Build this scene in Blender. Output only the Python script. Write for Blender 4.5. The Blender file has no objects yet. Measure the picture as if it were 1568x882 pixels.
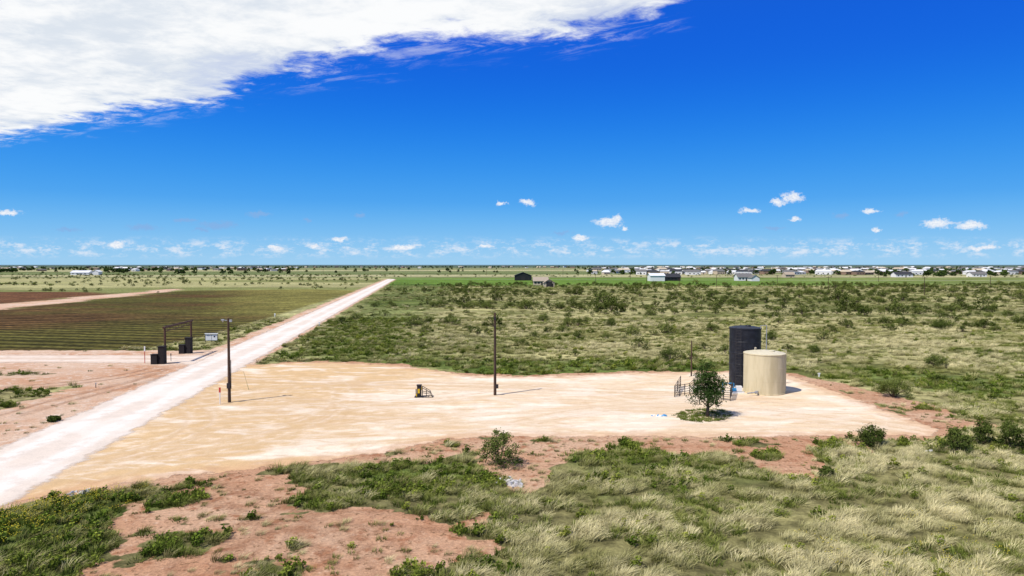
import bpy, math, numpy as np
from mathutils import Vector
rng = np.random.default_rng(11)
scene = bpy.context.scene
scene.view_settings.view_transform = 'Standard'
scene.view_settings.look = 'None'
scene.view_settings.exposure = 0

# ------------------------------------------------------------ camera
H = 13.0; F = 1045.0; TILT = math.atan(36.0/F)
cam = bpy.data.cameras.new("camera"); camo = bpy.data.objects.new("camera", cam)
scene.collection.objects.link(camo); scene.camera = camo
camo.location = (0, 0, H); camo.rotation_euler = (math.pi/2 - TILT, 0, 0)
cam.sensor_width = 36; cam.lens = 24.0; cam.clip_start = 0.5; cam.clip_end = 60000

def G(u, v):
    """image pixel (u, v), back-projected through the camera -> ground position"""
    b = 441.0 - v; ct, st = math.cos(TILT), math.sin(TILT)
    dx = u-784.0; dy = F*ct + b*st; dz = -F*st + b*ct
    t = -H/dz
    return (dx*t, dy*t)
def GP(l): return np.array([G(*p) for p in l])

# ------------------------------------------------------------ numpy noise
TB = rng.random((256, 256))
def vn(x, y):
    x0 = np.floor(x).astype(int); y0 = np.floor(y).astype(int)
    fx = x-x0; fy = y-y0; fx = fx*fx*(3-2*fx); fy = fy*fy*(3-2*fy)
    a = TB[x0 % 256, y0 % 256]; b = TB[(x0+1) % 256, y0 % 256]
    c = TB[x0 % 256, (y0+1) % 256]; d = TB[(x0+1) % 256, (y0+1) % 256]
    return (a*(1-fx)+b*fx)*(1-fy) + (c*(1-fx)+d*fx)*fy
def fbm(x, y, s, o=4, seed=0, sx=1.0):
    x = np.asarray(x, float)/s/sx + seed*17.3; y = np.asarray(y, float)/s + seed*7.7
    r = 0; a = .5; t = 0
    for i in range(o):
        r = r + a*vn(x, y); t += a; a *= .55; x = x*2.03+3.1; y = y*2.03+5.7
    return r/t
def sstep(x, a, b):
    t = np.clip((x-a)/(b-a), 0, 1); return t*t*(3-2*t)
def sdpoly(x, y, P):
    d = np.full(x.shape, 1e18); ins = np.zeros(x.shape, bool); n = len(P)
    for i in range(n):
        ax, ay = P[i]; bx, by = P[(i+1) % n]
        ex, ey = bx-ax, by-ay
        t = np.clip(((x-ax)*ex+(y-ay)*ey)/(ex*ex+ey*ey+1e-12), 0, 1)
        d = np.minimum(d, (x-ax-t*ex)**2+(y-ay-t*ey)**2)
        if ay != by:
            c = ((ay > y) != (by > y)) & (x < ex*(y-ay)/(by-ay)+ax)
            ins ^= c
    d = np.sqrt(d)
    return np.where(ins, d, -d)

# ------------------------------------------------------------ layout
PAD = GP([(-60,790),(60,762),(130,748),(250,732),(400,716),(520,702),(600,690),(680,673),(740,668),(860,669),
 (1000,668),(1100,670),(1300,666),(1432,668),(1436,658),(1390,640),(1310,611),(1250,590),(1205,573),
 (1120,569),(1060,570),(960,571),(880,575),(800,577),(720,575),(660,566),(600,559),(520,555),(450,555),(395,559),
 (350,556),(300,572),(150,640),(-60,745)])
R1 = GP([(205,950),(175,800),(250,768),(235,745),(430,722),(560,703),(650,690),(740,680),(710,705),(560,712),
 (470,735),(540,775),(640,782),(720,800),(765,830),(710,860),(640,950)])
R2 = GP([(700,672),(1320,667),(1330,687),(1275,692),(1262,727),(1190,724),(1110,702),(1000,690),(860,692),
 (850,735),(800,747),(765,725),(700,692)])
R3 = GP([(1205,575),(1262,582),(1400,612),(1480,640),(1560,655),(1432,664),(1330,610)])
L1 = GP([(-200,1000),(-200,795),(0,785),(90,757),(150,766),(235,760),(240,792),(160,820),(140,1000)])
L2 = GP([(520,722),(640,700),(770,712),(765,742),(700,768),(600,770),(540,748)])
L2b = GP([(570,795),(650,800),(640,840),(595,840)])
L3 = GP([(860,690),(1010,690),(1100,710),(1230,742),(1000,762),(880,752)])
L4 = GP([(425,556),(800,552),(1110,551),(1110,569),(800,575),(720,574),(660,565),(600,557)])
L5 = GP([(400,556),(600,433),(690,436),(660,480),(640,510),(650,550)])
L6 = GP([(1290,566),(1400,572),(1700,585),(1700,608),(1500,604),(1350,596)])
L7 = GP([(1300,672),(1700,684),(1700,700),(1400,692)])
LT = GP([(1030,636),(1050,628),(1085,625),(1115,629),(1124,636),(1108,643),(1075,647),(1045,643)])
PL1 = GP([(-500,547),(0,541),(230,533),(330,512),(430,481),(548,445),(480,443),(280,445),(200,453),(0,474),(-500,505)])
PL2 = GP([(-500,449),(0,447),(120,447),(175,450),(0,466),(-500,480)])
TRK = GP([(-500,505),(0,474),(200,453),(280,444),(270,442),(175,450),(0,466),(-500,480)])
DL = GP([(-500,563),(0,562),(290,556),(320,575),(150,650),(0,700),(-500,800)])
DG1 = GP([(-100,600),(60,596),(150,585),(130,595),(60,607),(0,632),(-100,650)])
DG2 = GP([(-100,570),(100,569),(150,571),(60,575),(-100,578)])

def roadx(y): return -31.9-0.1335*(y-42.5)

def zones(x, y):
    x = np.asarray(x, float); y = np.asarray(y, float)
    n1 = fbm(x, y, 9, 4, 1, 1.6); n2 = fbm(x, y, 2.2, 4, 2); n3 = fbm(x, y, 40, 4, 3, 2.5); n4 = fbm(x, y, 5, 3, 5)
    C = lambda *c: np.array(c)[None, :]
    def mix(a, b, t): return a*(1-t[:, None])+b*t[:, None]
    sage = C(.36, .325, .145); olive = C(.135, .145, .04)
    col = mix(sage, olive, sstep(n1*.6+n3*.4, .40, .62))
    near = sstep(y, 75, 55)
    col = mix(col, C(.15, .135, .052), near*.8)
    rx = roadx(y)
    left = (x < rx-3) & (y > 105)
    pale = C(.36, .335, .15)*np.ones((len(x), 1))
    pale = mix(pale, C(.20, .21, .07), sstep(fbm(x, y, 45, 3, 8, 6), .45, .65))
    col = np.where(left[:, None], pale, col)
    wob = (fbm(x, y, 220, 3, 12)-.5)*60
    yy = y+wob*.4
    g = sstep(yy, 395, 430)*(1-sstep(yy, 640, 690))*(x > rx)
    gx = 1-.55*sstep(x, 120, 420)
    col = mix(col, C(.12, .20, .03), g*gx)
    p = sstep(yy, 650, 700)
    st = fbm(x, y, 160, 3, 9, 9)
    far = mix(C(.38, .35, .18)*np.ones((len(x), 1)), C(.14, .17, .06), sstep(st, .45, .6))
    col = mix(col, far, p)
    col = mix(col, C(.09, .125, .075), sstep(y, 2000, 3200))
    col = mix(col, C(.09, .15, .17), sstep(y, 4500, 11000))  # aerial haze painted into the far ground colour, bluer with distance
    nz = (n2-.5)*5
    lush = np.zeros(len(x))
    for P, w in ((L1,.95),(L2,.9),(L2b,.8),(L3,.5),(L4,1),(L5,.8),(L6,.9),(L7,.6)):
        k = 1.5 if P is not L5 else 10
        lush = np.maximum(lush, w*sstep(sdpoly(x, y, P)+nz*(1 if P is not L5 else 4), -.6*k, .6*k))
    isl = sstep(sdpoly(x, y, LT)+(n2-.5)*.6, -.15, .15)
    lush = np.maximum(lush, isl)
    col = mix(col, C(.075, .115, .02), lush*.85)
    pl = sstep(sdpoly(x, y, PL1)+nz*.3, -1, 1)
    pl2 = sstep(sdpoly(x, y, PL2)+nz, -1.5, 1.5)
    plc = mix(C(.100, .056, .021)*np.ones((len(x), 1)), C(.085, .075, .018), sstep(n3+.3*n1, .46, .78))
    gr = sstep(x+.42*(y-115)+(n3-.5)*50, -62, -24)
    plc = mix(plc, C(.19, .17, .045), gr*sstep(y, 120, 200))
    col = mix(col, plc, pl)
    col = mix(col, C(.14, .065, .03), pl2)
    plow = np.maximum(pl, pl2)
    trk = sstep(sdpoly(x, y, TRK)+nz*.3, -1, 1)
    soil = np.zeros(len(x))
    soil = np.maximum(soil, sstep(sdpoly(x, y, R1)+(n2-.5)*8+(n4-.5)*5, -.8, .8))
    soil = np.maximum(soil, sstep(sdpoly(x, y, R2)+(n2-.5)*5, -.7, .7))
    soil = np.maximum(soil, sstep(sdpoly(x, y, R3)+(n2-.5)*2.5, -.6, .6))
    sp = sdpoly(x, y, PAD)
    soil = np.maximum(soil, sstep(sp+1.0+(n2-.5)*5, -.6, .6))
    rd = np.abs(x-rx)
    sh = sstep(6.0+(n2-.5)*3-rd, -.6, .6)*(y < 600)
    sh = np.where(x > rx, sstep(4.6+(n2-.5)*2-rd, -.5, .5)*(y < 600), sh)
    soil = np.maximum(soil, sh)
    dl = sstep(sdpoly(x, y, DL)+(n2-.5)*3, -.6, .6)
    soil = np.maximum(soil, dl)
    ent = sstep(9-np.abs(y-94)+(n2-.5)*3, -.6, .6)*(x < rx)
    soil = np.maximum(soil, ent)
    soil = np.maximum(soil, trk)
    dg = np.maximum(sstep(sdpoly(x, y, DG1)+(n2-.5)*5, -.5, .5), sstep(sdpoly(x, y, DG2)+(n2-.5)*3, -.5, .5)*.6)
    dg *= sstep(n4, .43, .55)
    soil = soil*(1-dg); lush = np.maximum(lush, dg*.7)
    soil = soil*(1-isl)
    wd = sstep(fbm(x, y, 3.0, 4, 21), .57, .66)*(sp < -1.0)*(y < 62)*(dl < .5)
    soil = soil*(1-.85*wd); lush = np.maximum(lush, wd*.8*(soil > 0))
    palef = np.clip(np.maximum(np.maximum(sh, ent), np.maximum(dl*.8, trk)), 0, 1)
    palef = np.where((y < 60) & (dl < .5) & (x > rx+5), 0.0, palef)
    return dict(col=col, soil=soil, lush=lush, plow=plow, pale=palef, pad=sp, rd=rd, isl=isl, n1=n1, n2=n2)

# ------------------------------------------------------------ mesh builder
class MB:
    def __init__(s): s.v = []; s.f = []; s.m = []; s.n = 0
    def add(s, V, Fc, mi=0):
        V = np.asarray(V, float); s.v.append(V)
        for f in Fc: s.f.append(tuple(int(i)+s.n for i in f)); s.m.append(mi)
        s.n += len(V)
    def box(s, c, d, mi=0, rot=0.0, taper=1.0):
        x, y, z = [k/2 for k in d]; V = []
        for sz in (-1, 1):
            t = taper if sz > 0 else 1
            for sx, sy in ((-1,-1),(1,-1),(1,1),(-1,1)): V.append((sx*x*t, sy*y*t, sz*z))
        V = np.array(V); cr, sr = math.cos(rot), math.sin(rot)
        V = np.c_[V[:,0]*cr-V[:,1]*sr, V[:,0]*sr+V[:,1]*cr, V[:,2]]+np.array(c)
        s.add(V, [(3,2,1,0),(4,5,6,7),(0,1,5,4),(1,2,6,5),(2,3,7,6),(3,0,4,7)], mi)
    def tube(s, p, q, r0, r1=None, n=8, mi=0, cap=True):
        r1 = r0 if r1 is None else r1
        p = np.array(p, float); q = np.array(q, float); d = q-p; d = d/(np.linalg.norm(d)+1e-9)
        a = np.array((0,0,1.)) if abs(d[2]) < .9 else np.array((1.,0,0))
        e1 = np.cross(d, a); e1 /= np.linalg.norm(e1); e2 = np.cross(d, e1)
        t = np.linspace(0, 2*math.pi, n, endpoint=False)
        ring = np.cos(t)[:,None]*e1+np.sin(t)[:,None]*e2
        V = np.r_[p+ring*r0, q+ring*r1]
        Fc = [(i, n+i, n+(i+1) % n, (i+1) % n) for i in range(n)]
        if cap: Fc += [tuple(range(n)), tuple(range(2*n-1, n-1, -1))]
        s.add(V, Fc, mi)
    def lathe(s, c, prof, n=64, mi=0):
        V = []; Fc = []
        for (r, z) in prof:
            for i in range(n):
                t = 2*math.pi*i/n; V.append((c[0]+r*math.cos(t), c[1]+r*math.sin(t), c[2]+z))
        for k in range(len(prof)-1):
            for i in range(n):
                j = (i+1) % n; Fc.append((k*n+i, k*n+j, (k+1)*n+j, (k+1)*n+i))
        s.add(V, Fc, mi)
    def mesh(s, name, mats, smooth=False):
        me = bpy.data.meshes.new(name)
        me.from_pydata(np.concatenate(s.v).tolist(), [], s.f)
        for m in mats: me.materials.append(m)
        me.polygons.foreach_set('material_index', s.m)
        if smooth: me.polygons.foreach_set('use_smooth', [True]*len(s.f))
        me.update(); return me
    def obj(s, name, mats, loc=(0,0,0), parent=None, smooth=False, rot=0, link=True):
        o = bpy.data.objects.new(name, s.mesh(name, mats, smooth)); o.location = loc; o.rotation_euler[2] = rot
        if link: scene.collection.objects.link(o)
        if parent: o.parent = parent
        return o
def empty(name, loc, rot=0):
    e = bpy.data.objects.new(name, None); e.location = loc; e.rotation_euler[2] = rot
    e.empty_display_size = .3; scene.collection.objects.link(e); return e
def fattr(me, name, arr, typ='FLOAT'):
    a = me.attributes.new(name, typ, 'POINT')
    if typ == 'FLOAT': a.data.foreach_set('value', np.asarray(arr, np.float32).ravel())
    elif typ == 'INT': a.data.foreach_set('value', np.asarray(arr, np.int32).ravel())
    elif typ == 'FLOAT_VECTOR': a.data.foreach_set('vector', np.asarray(arr, np.float32).ravel())
    elif typ == 'FLOAT_COLOR':
        arr = np.c_[arr, np.ones(len(arr))]; a.data.foreach_set('color', arr.astype(np.float32).ravel())

# ------------------------------------------------------------ node helper
class NT:
    def __init__(s, tree): s.t = tree; s.n = tree.nodes; s.l = tree.links
    def new(s, typ, **k):
        n = s.n.new(typ)
        for a, b in k.items(): setattr(n, a, b)
        return n
    def put(s, sock, v):
        if isinstance(v, bpy.types.NodeSocket): s.l.new(v, sock)
        elif v is not None: sock.default_value = v
    def m(s, op, a, b=None, c=None, clamp=False):
        n = s.new('ShaderNodeMath', operation=op, use_clamp=clamp)
        for i, v in enumerate((a, b, c)): s.put(n.inputs[i], v)
        return n.outputs[0]
    def vm(s, op, a, b=None, out=0, scale=None):
        n = s.new('ShaderNodeVectorMath', operation=op); s.put(n.inputs[0], a)
        if b is not None: s.put(n.inputs[1], b)
        if scale is not None: s.put(n.inputs['Scale'], scale)
        return n.outputs[out]
    def ss(s, x, a, b, lo=0., hi=1.):
        n = s.new('ShaderNodeMapRange', interpolation_type='SMOOTHSTEP')
        s.put(n.inputs[0], x); s.put(n.inputs[1], a); s.put(n.inputs[2], b); s.put(n.inputs[3], lo); s.put(n.inputs[4], hi)
        return n.outputs[0]
    def mix(s, f, a, b, bt='MIX'):
        n = s.new('ShaderNodeMix', data_type='RGBA', blend_type=bt)
        for i, v in ((0, f), (6, a), (7, b)):
            if isinstance(v, tuple) and len(v) == 3: v = v+(1,)
            s.put(n.inputs[i], v)
        return n.outputs[2]
    def noise(s, vec, scale, detail=4, rough=.55, out=0, dist=0.):
        n = s.new('ShaderNodeTexNoise'); s.put(n.inputs['Vector'], vec); n.inputs['Scale'].default_value = scale
        n.inputs['Detail'].default_value = detail; n.inputs['Roughness'].default_value = rough
        n.inputs['Distortion'].default_value = dist
        return n.outputs[out]
    def attr(s, name, out='Fac', typ='GEOMETRY'):
        n = s.new('ShaderNodeAttribute', attribute_name=name, attribute_type=typ); return n.outputs[out]
    def pos(s): return s.new('ShaderNodeNewGeometry').outputs['Position']
    def mul(s, v, xyz): return s.vm('MULTIPLY', v, xyz)
def material(name):
    m = bpy.data.materials.new(name); m.use_nodes = True; m.node_tree.nodes.clear()
    n = NT(m.node_tree); out = n.new('ShaderNodeOutputMaterial'); return m, n, out
def pbr(n, out, col, rough=.9, bump=None, bs=.3, bd=.05, metal=0., spec=.2, alpha=None):
    b = n.new('ShaderNodeBsdfPrincipled'); n.put(b.inputs['Base Color'], col if not (isinstance(col, tuple) and len(col)==3) else col+(1,))
    n.put(b.inputs['Roughness'], rough); b.inputs['Metallic'].default_value = metal; b.inputs['Specular IOR Level'].default_value = spec
    if bump is not None:
        bm = n.new('ShaderNodeBump'); bm.inputs['Strength'].default_value = bs; bm.inputs['Distance'].default_value = bd
        n.put(bm.inputs['Height'], bump); n.l.new(bm.outputs[0], b.inputs['Normal'])
    if alpha is not None: n.put(b.inputs['Alpha'], alpha)
    n.l.new(b.outputs[0], out.inputs[0]); return b
def simple(name, c, rough=.7, var=.25, scale=3., c2=None, metal=0., spec=.3, streak=False):
    m, n, out = material(name)
    tc = n.new('ShaderNodeTexCoord').outputs['Object']
    v = n.mul(tc, (1,1,.15)) if streak else tc
    nz = n.noise(v, scale, 5, .6)
    c2 = c2 or tuple(k*(1-var) for k in c)
    col = n.mix(n.ss(nz, .35, .68), c, c2)
    pbr(n, out, col, rough, bump=nz, bs=.15, bd=.02, metal=metal, spec=spec); return m

def arcs(ctrl, reps, jit, seed):
    r = np.random.default_rng(seed); L = []
    for c in ctrl:
        for rep in range(reps):
            c2 = np.array(c, float)+r.normal(0, jit, (4, 2)); t = np.linspace(0, 1, 500)[:, None]
            p = (1-t)**3*c2[0]+3*(1-t)**2*t*c2[1]+3*(1-t)*t*t*c2[2]+t**3*c2[3]
            d = np.gradient(p, axis=0); d /= np.linalg.norm(d, axis=1)[:, None]; nn = np.c_[-d[:,1], d[:,0]]
            a = r.uniform(.3, 1)
            for o_ in (-.95, .95): L.append((p+nn*o_, a))
    return L

# ------------------------------------------------------------ ground
def axis_sym(step, lim_dense, far, g):
    a = list(np.arange(0, lim_dense, step)); s = step
    while a[-1] < far: s *= g; a.append(a[-1]+s)
    return a
xp = axis_sym(.5, 50, 26000, 1.05)
xs = np.array([-k for k in xp[:0:-1]]+xp)
ys = [22.]; s = .3
while ys[-1] < 26000: ys.append(ys[-1]+s); s = max(s, ys[-1]*.011)
back = [22.]; s = 1.
while back[-1] > -9000: back.append(back[-1]-s); s *= 1.25
ys = np.array(back[:0:-1]+ys)
X, Y = np.meshgrid(xs, ys); nx, ny = len(xs), len(ys); X = X.ravel(); Y = Y.ravel()
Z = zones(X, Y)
rut = np.zeros(len(X)); nearv = np.where((Y > 22) & (Y < 100) & (np.abs(X) < 75))[0]
for p, a in arcs([(G(250,880),G(380,800),G(500,760),G(560,700)), (G(420,882),G(400,820),G(480,770),G(600,705)), (G(300,882),G(330,800),G(450,770),G(700,790)),
                  (G(560,882),G(520,820),G(430,770),G(270,750)), (G(0,640),G(100,610),G(200,590),G(280,565)), (G(-40,600),G(60,590),G(150,590),G(250,562))], 2, .8, 8):
    p = p[::4]
    d = np.full(len(nearv), 1e9)
    for i in range(0, len(p), 1): d = np.minimum(d, (X[nearv]-p[i,0])**2+(Y[nearv]-p[i,1])**2)
    rut[nearv] = np.maximum(rut[nearv], a*sstep(np.sqrt(d), .42, .1))
idx = np.arange(nx*ny).reshape(ny, nx)
Fq = np.c_[idx[:-1,:-1].ravel(), idx[:-1,1:].ravel(), idx[1:,1:].ravel(), idx[1:,:-1].ravel()]
gm = bpy.data.meshes.new("ground"); gm.from_pydata(np.c_[X, Y, X*0].tolist(), [], Fq.tolist()); gm.update()
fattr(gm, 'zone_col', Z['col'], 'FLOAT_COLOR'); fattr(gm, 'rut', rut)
for k in ('soil', 'lush', 'plow', 'pale'): fattr(gm, k, Z[k])
ground = bpy.data.objects.new("ground", gm); scene.collection.objects.link(ground)
m, n, out = material("ground_soil_and_grass")
P = n.pos()
nA = n.noise(P, .9, 6, .62); nB = n.noise(n.mul(P, (.5,1,1)), .16, 6, .6); nC = n.noise(P, 6, 4, .6)
nD = n.noise(n.mul(P, (.25,1,1)), .02, 5, .6)
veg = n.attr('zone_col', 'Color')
k = n.m('MULTIPLY', n.ss(nA, .3, .7, .5, 1.45), n.ss(nB, .3, .7, .7, 1.3))
k = n.m('MULTIPLY', k, n.ss(nD, .35, .65, .85, 1.15))
k = n.m('MULTIPLY', k, n.ss(nC, .3, .7, .8, 1.2))
veg = n.vm('SCALE', veg, scale=k)
sx = n.new('ShaderNodeSeparateXYZ'); n.put(sx.inputs[0], P)
row = n.m('ADD', n.m('ADD', n.m('MULTIPLY', sx.outputs[1], 1.), n.m('MULTIPLY', sx.outputs[0], .22)), n.m('MULTIPLY', nB, 3.))
row = n.m('SINE', n.m('MULTIPLY', row, 2*math.pi/4.0))
rowk = n.ss(n.m('ADD', row, n.m('MULTIPLY', n.m('SUBTRACT', nA, .5), 2.2)), -.8, .8, .5, 1.4)
rowk = n.m('ADD', n.m('MULTIPLY', n.attr('plow'), n.m('SUBTRACT', rowk, 1)), 1)
veg = n.vm('SCALE', veg, scale=rowk)
nE = n.noise(P, 2.2, 6, .7)
red = n.mix(n.ss(nB, .35, .65), (.47,.255,.145), (.55,.355,.225))
red = n.mix(n.ss(nA, .50, .68), red, (.34,.155,.08))
red = n.mix(n.ss(nE, .55, .64, 0., .85), red, (.14,.085,.04))
red = n.mix(n.ss(nE, .42, .33, 0., .6), red, (.66,.46,.32))
pale = n.mix(n.ss(nB, .4, .62), (.62,.44,.31), (.52,.285,.165))
pale = n.mix(n.ss(nA, .5, .62), pale, (.68,.52,.39))
so = n.mix(n.attr('pale'), red, pale)
so = n.mix(n.m('MULTIPLY', n.attr('rut'), n.ss(nA, .35, .55, .25, .85)), so, (.28,.14,.075))
so = n.vm('SCALE', so, scale=n.ss(nC, .3, .7, .8, 1.15))
sm = n.m('ADD', n.attr('soil'), n.m('MULTIPLY', n.m('SUBTRACT', nA, .5), 1.5))
sm = n.ss(sm, .42, .58)
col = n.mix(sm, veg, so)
hgt = n.m('SUBTRACT', n.m('ADD', n.m('ADD', nA, n.m('MULTIPLY', nC, .35)), n.m('MULTIPLY', nE, .7)), n.m('MULTIPLY', n.attr('rut'), .8))
pbr(n, out, col, 1., bump=hgt, bs=.9, bd=.16, spec=.05)
gm.materials.append(m)

# ------------------------------------------------------------ caliche pad
st = .22
gx = np.arange(-46, 37, st); gy = np.arange(28, 96, st)
XX, YY = np.meshgrid(gx, gy); ny_, nx_ = XX.shape
sd = sdpoly(XX.ravel(), YY.ravel(), PAD).reshape(ny_, nx_)
keep = sd > -1.6
kq = keep[:-1,:-1] & keep[1:,:-1] & keep[1:,1:] & keep[:-1,1:]
ii = np.arange(nx_*ny_).reshape(ny_, nx_)
Q = np.c_[ii[:-1,:-1][kq], ii[:-1,1:][kq], ii[1:,1:][kq], ii[1:,:-1][kq]]
used = np.unique(Q); rem = -np.ones(nx_*ny_, int); rem[used] = np.arange(len(used)); Q = rem[Q]
px, py, ps = XX.ravel()[used], YY.ravel()[used], sd.ravel()[used]
ctrl = [((-30,40),(-20,62),(0,64),(30,58)), ((-33,50),(-22,70),(-5,68),(24,62)), ((-31,44),(-15,52),(5,56),(30,54)),
        ((-34,60),(-28,76),(-12,78),(5,70)), ((-36,70),(-25,60),(-20,50),(-30,38)), ((-37,78),(-20,74),(0,73),(25,66)),
        ((-29,36),(-18,48),(-10,60),(-20,75)), ((-33,55),(-20,55),(-8,66),(2,72)), ((0,56),(12,66),(20,66),(31,52)),
        ((-20,48),(0,60),(15,62),(28,70)), ((-34,64),(-25,66),(-15,64),(-8,60)), ((5,70),(15,60),(22,58),(32,55)),
        ((-36,76),(-30,66),(-16,56),(4,54)), ((-28,62),(-10,52),(-8,74),(-26,70)), ((-26,56),(-12,50),(-12,68),(-24,64))]
def splat(L):
    grid = np.zeros((ny_, nx_))
    for p, a in L:
        for ox in (-1, 0, 1):
            for oy in (-1, 0, 1):
                ix = np.round((p[:,0]-gx[0])/st).astype(int)+ox; iy = np.round((p[:,1]-gy[0])/st).astype(int)+oy
                ok = (ix >= 0) & (ix < nx_) & (iy >= 0) & (iy < ny_)
                w = a*(1 if ox == 0 and oy == 0 else .45)
                grid[iy[ok], ix[ok]] = np.maximum(grid[iy[ok], ix[ok]], w)
    return grid.ravel()[used]
pm = bpy.data.meshes.new("caliche_pad"); pm.from_pydata(np.c_[px, py, px*0].tolist(), [], Q.tolist()); pm.update()
fattr(pm, 'edge', ps); fattr(pm, 'track', splat(arcs(ctrl, 2, 1.6, 1))); fattr(pm, 'track2', splat(arcs(ctrl, 2, 2.6, 2)))
pad = bpy.data.objects.new("caliche_pad", pm); pad.location.z = .006; scene.collection.objects.link(pad)
m, n, out = material("caliche")
P = n.pos()
e = n.attr('edge'); nA = n.noise(P, .8, 6, .65); nB = n.noise(n.mul(P, (.45,1,1)), .2, 6, .6, dist=1.); nC = n.noise(P, 9, 4, .6)
nS = n.noise(n.mul(P, (.4,1,1)), .55, 6, .6, dist=1.2)
sx = n.new('ShaderNodeSeparateXYZ'); n.put(sx.inputs[0], P)
lf = n.m('ADD', n.ss(sx.outputs[0], -26., 4.), n.m('MULTIPLY', n.m('SUBTRACT', nB, .5), 2.0))
col = n.mix(n.ss(lf, .1, .9), (.63,.43,.225), (.73,.56,.37))
col = n.mix(n.ss(n.m('ADD', nB, n.m('MULTIPLY', lf, .07)), .53, .68), col, (.80,.67,.51))
col = n.mix(n.m('MULTIPLY', n.ss(nS, .54, .68), .6), col, (.83,.72,.58))
col = n.mix(n.m('MULTIPLY', n.ss(nS, .46, .32), .45), col, (.56,.36,.185))
col = n.mix(n.m('MULTIPLY', n.attr('track2'), n.ss(nA, .38, .62, .05, .6)), col, (.83,.73,.60))
col = n.mix(n.m('MULTIPLY', n.attr('track'), n.ss(nA, .38, .62, .05, .7)), col, (.48,.31,.165))
col = n.mix(n.ss(n.m('ADD', e, n.m('MULTIPLY', n.m('SUBTRACT', nA, .5), 4.)), 2.2, .1, 0., .6), col, (.57,.33,.185))
col = n.vm('SCALE', col, scale=n.m('MULTIPLY', n.ss(nC, .3, .7, .90, 1.07), n.ss(nA, .3, .7, .9, 1.06)))
al = n.ss(n.m('ADD', e, n.m('MULTIPLY', n.m('SUBTRACT', nA, .5), 2.6)), -.15, .2)
h = n.m('SUBTRACT', n.m('ADD', n.m('MULTIPLY', nA, .5), n.m('MULTIPLY', nC, .2)), n.m('MULTIPLY', n.attr('track'), .5))
pbr(n, out, col, 1., bump=h, bs=.5, bd=.07, spec=.05, alpha=al)
pm.materials.append(m)

# ------------------------------------------------------------ roads
def strip(name, pts, half, z, mat, seg=2.0):
    pts = np.array(pts, float); P_ = [pts[0]]
    for a, b in zip(pts[:-1], pts[1:]):
        k = max(1, int(np.linalg.norm(b-a)/seg))
        for i in range(1, k+1): P_.append(a+(b-a)*i/k)
    P_ = np.array(P_); d = np.gradient(P_, axis=0); d /= np.linalg.norm(d, axis=1)[:, None]; nn = np.c_[-d[:,1], d[:,0]]
    offs = np.linspace(-1, 1, 9); V = []; A = []
    for o_ in offs: V.append(np.c_[P_+nn*o_*half, np.zeros(len(P_))]); A.append(np.full(len(P_), o_*half))
    V = np.concatenate(V); A = np.concatenate(A); L = len(P_)
    Fc = [(i*L+j, i*L+j+1, (i+1)*L+j+1, (i+1)*L+j)[::-1] for i in range(8) for j in range(L-1)]
    me = bpy.data.meshes.new(name); me.from_pydata(V.tolist(), [], Fc); me.update(); fattr(me, 'across', A)
    me.materials.append(mat); o = bpy.data.objects.new(name, me); o.location.z = z; scene.collection.objects.link(o); return o
def roadmat(name, half, c1, c2):
    m, n, out = material(name); P = n.pos()
    a = n.m('ABSOLUTE', n.attr('across')); nA = n.noise(P, .7, 6, .65); nB = n.noise(P, .12, 4, .6); nC = n.noise(P, 8, 4, .6)
    wob = n.m('MULTIPLY', n.m('SUBTRACT', nB, .5), 1.6)
    wheel = n.ss(n.m('ABSOLUTE', n.m('SUBTRACT', n.m('ADD', a, wob), half*.36)), 1.1, .2)
    col = n.mix(wheel, c2, c1)
    col = n.mix(n.ss(nA, .42, .64, 0., .7), col, tuple(k*.88 for k in c2))
    col = n.mix(n.ss(nB, .45, .6, 0., .5), col, c1)
    col = n.vm('SCALE', col, scale=n.ss(nC, .3, .7, .92, 1.06))
    al = n.ss(n.m('ADD', n.m('SUBTRACT', half-.8, a), n.m('MULTIPLY', n.m('SUBTRACT', nA, .5), 2.4)), -.4, .4)
    pbr(n, out, col, 1., bump=n.m('ADD', nA, n.m('MULTIPLY', nC, .3)), bs=.4, bd=.05, spec=.05, alpha=al); return m
strip("dirt_road", [(roadx(y), y) for y in (-300, 20, 45, 80, 200, 400, 612)], 4.4, .012, roadmat("caliche_road", 4.4, (.79,.72,.635), (.70,.595,.49)))
strip("entrance_track", [(-37, 90), (-44, 93.5), (-70, 94), (-160, 95), (-600, 99)], 4.6, .009, roadmat("track_dirt", 4.6, (.74,.63,.52), (.64,.49,.37)))
strip("far_paved_road", [(roadx(612), 612), (60, 585), (300, 560), (900, 540)], 3.2, .012, roadmat("far_gravel", 3.2, (.5,.46,.36), (.44,.4,.3)), 10)

# ------------------------------------------------------------ vegetation materials
def foliage_mat(name, dark, mid, tip):
    m, n, out = material(name)
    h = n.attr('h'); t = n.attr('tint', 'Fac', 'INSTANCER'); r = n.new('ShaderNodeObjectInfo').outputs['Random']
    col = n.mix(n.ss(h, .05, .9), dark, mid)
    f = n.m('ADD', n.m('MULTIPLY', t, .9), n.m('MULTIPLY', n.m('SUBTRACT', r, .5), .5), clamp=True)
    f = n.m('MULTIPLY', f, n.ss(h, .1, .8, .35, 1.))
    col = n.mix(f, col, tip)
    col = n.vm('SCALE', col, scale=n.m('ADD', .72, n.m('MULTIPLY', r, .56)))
    d = n.new('ShaderNodeBsdfDiffuse'); n.put(d.inputs[0], col)
    n.l.new(d.outputs[0], out.inputs[0]); return m
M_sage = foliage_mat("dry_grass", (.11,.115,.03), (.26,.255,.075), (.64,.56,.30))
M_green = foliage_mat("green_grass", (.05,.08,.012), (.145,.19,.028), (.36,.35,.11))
M_weed = foliage_mat("weed_leaves", (.04,.07,.01), (.11,.165,.02), (.29,.30,.05))
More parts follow.
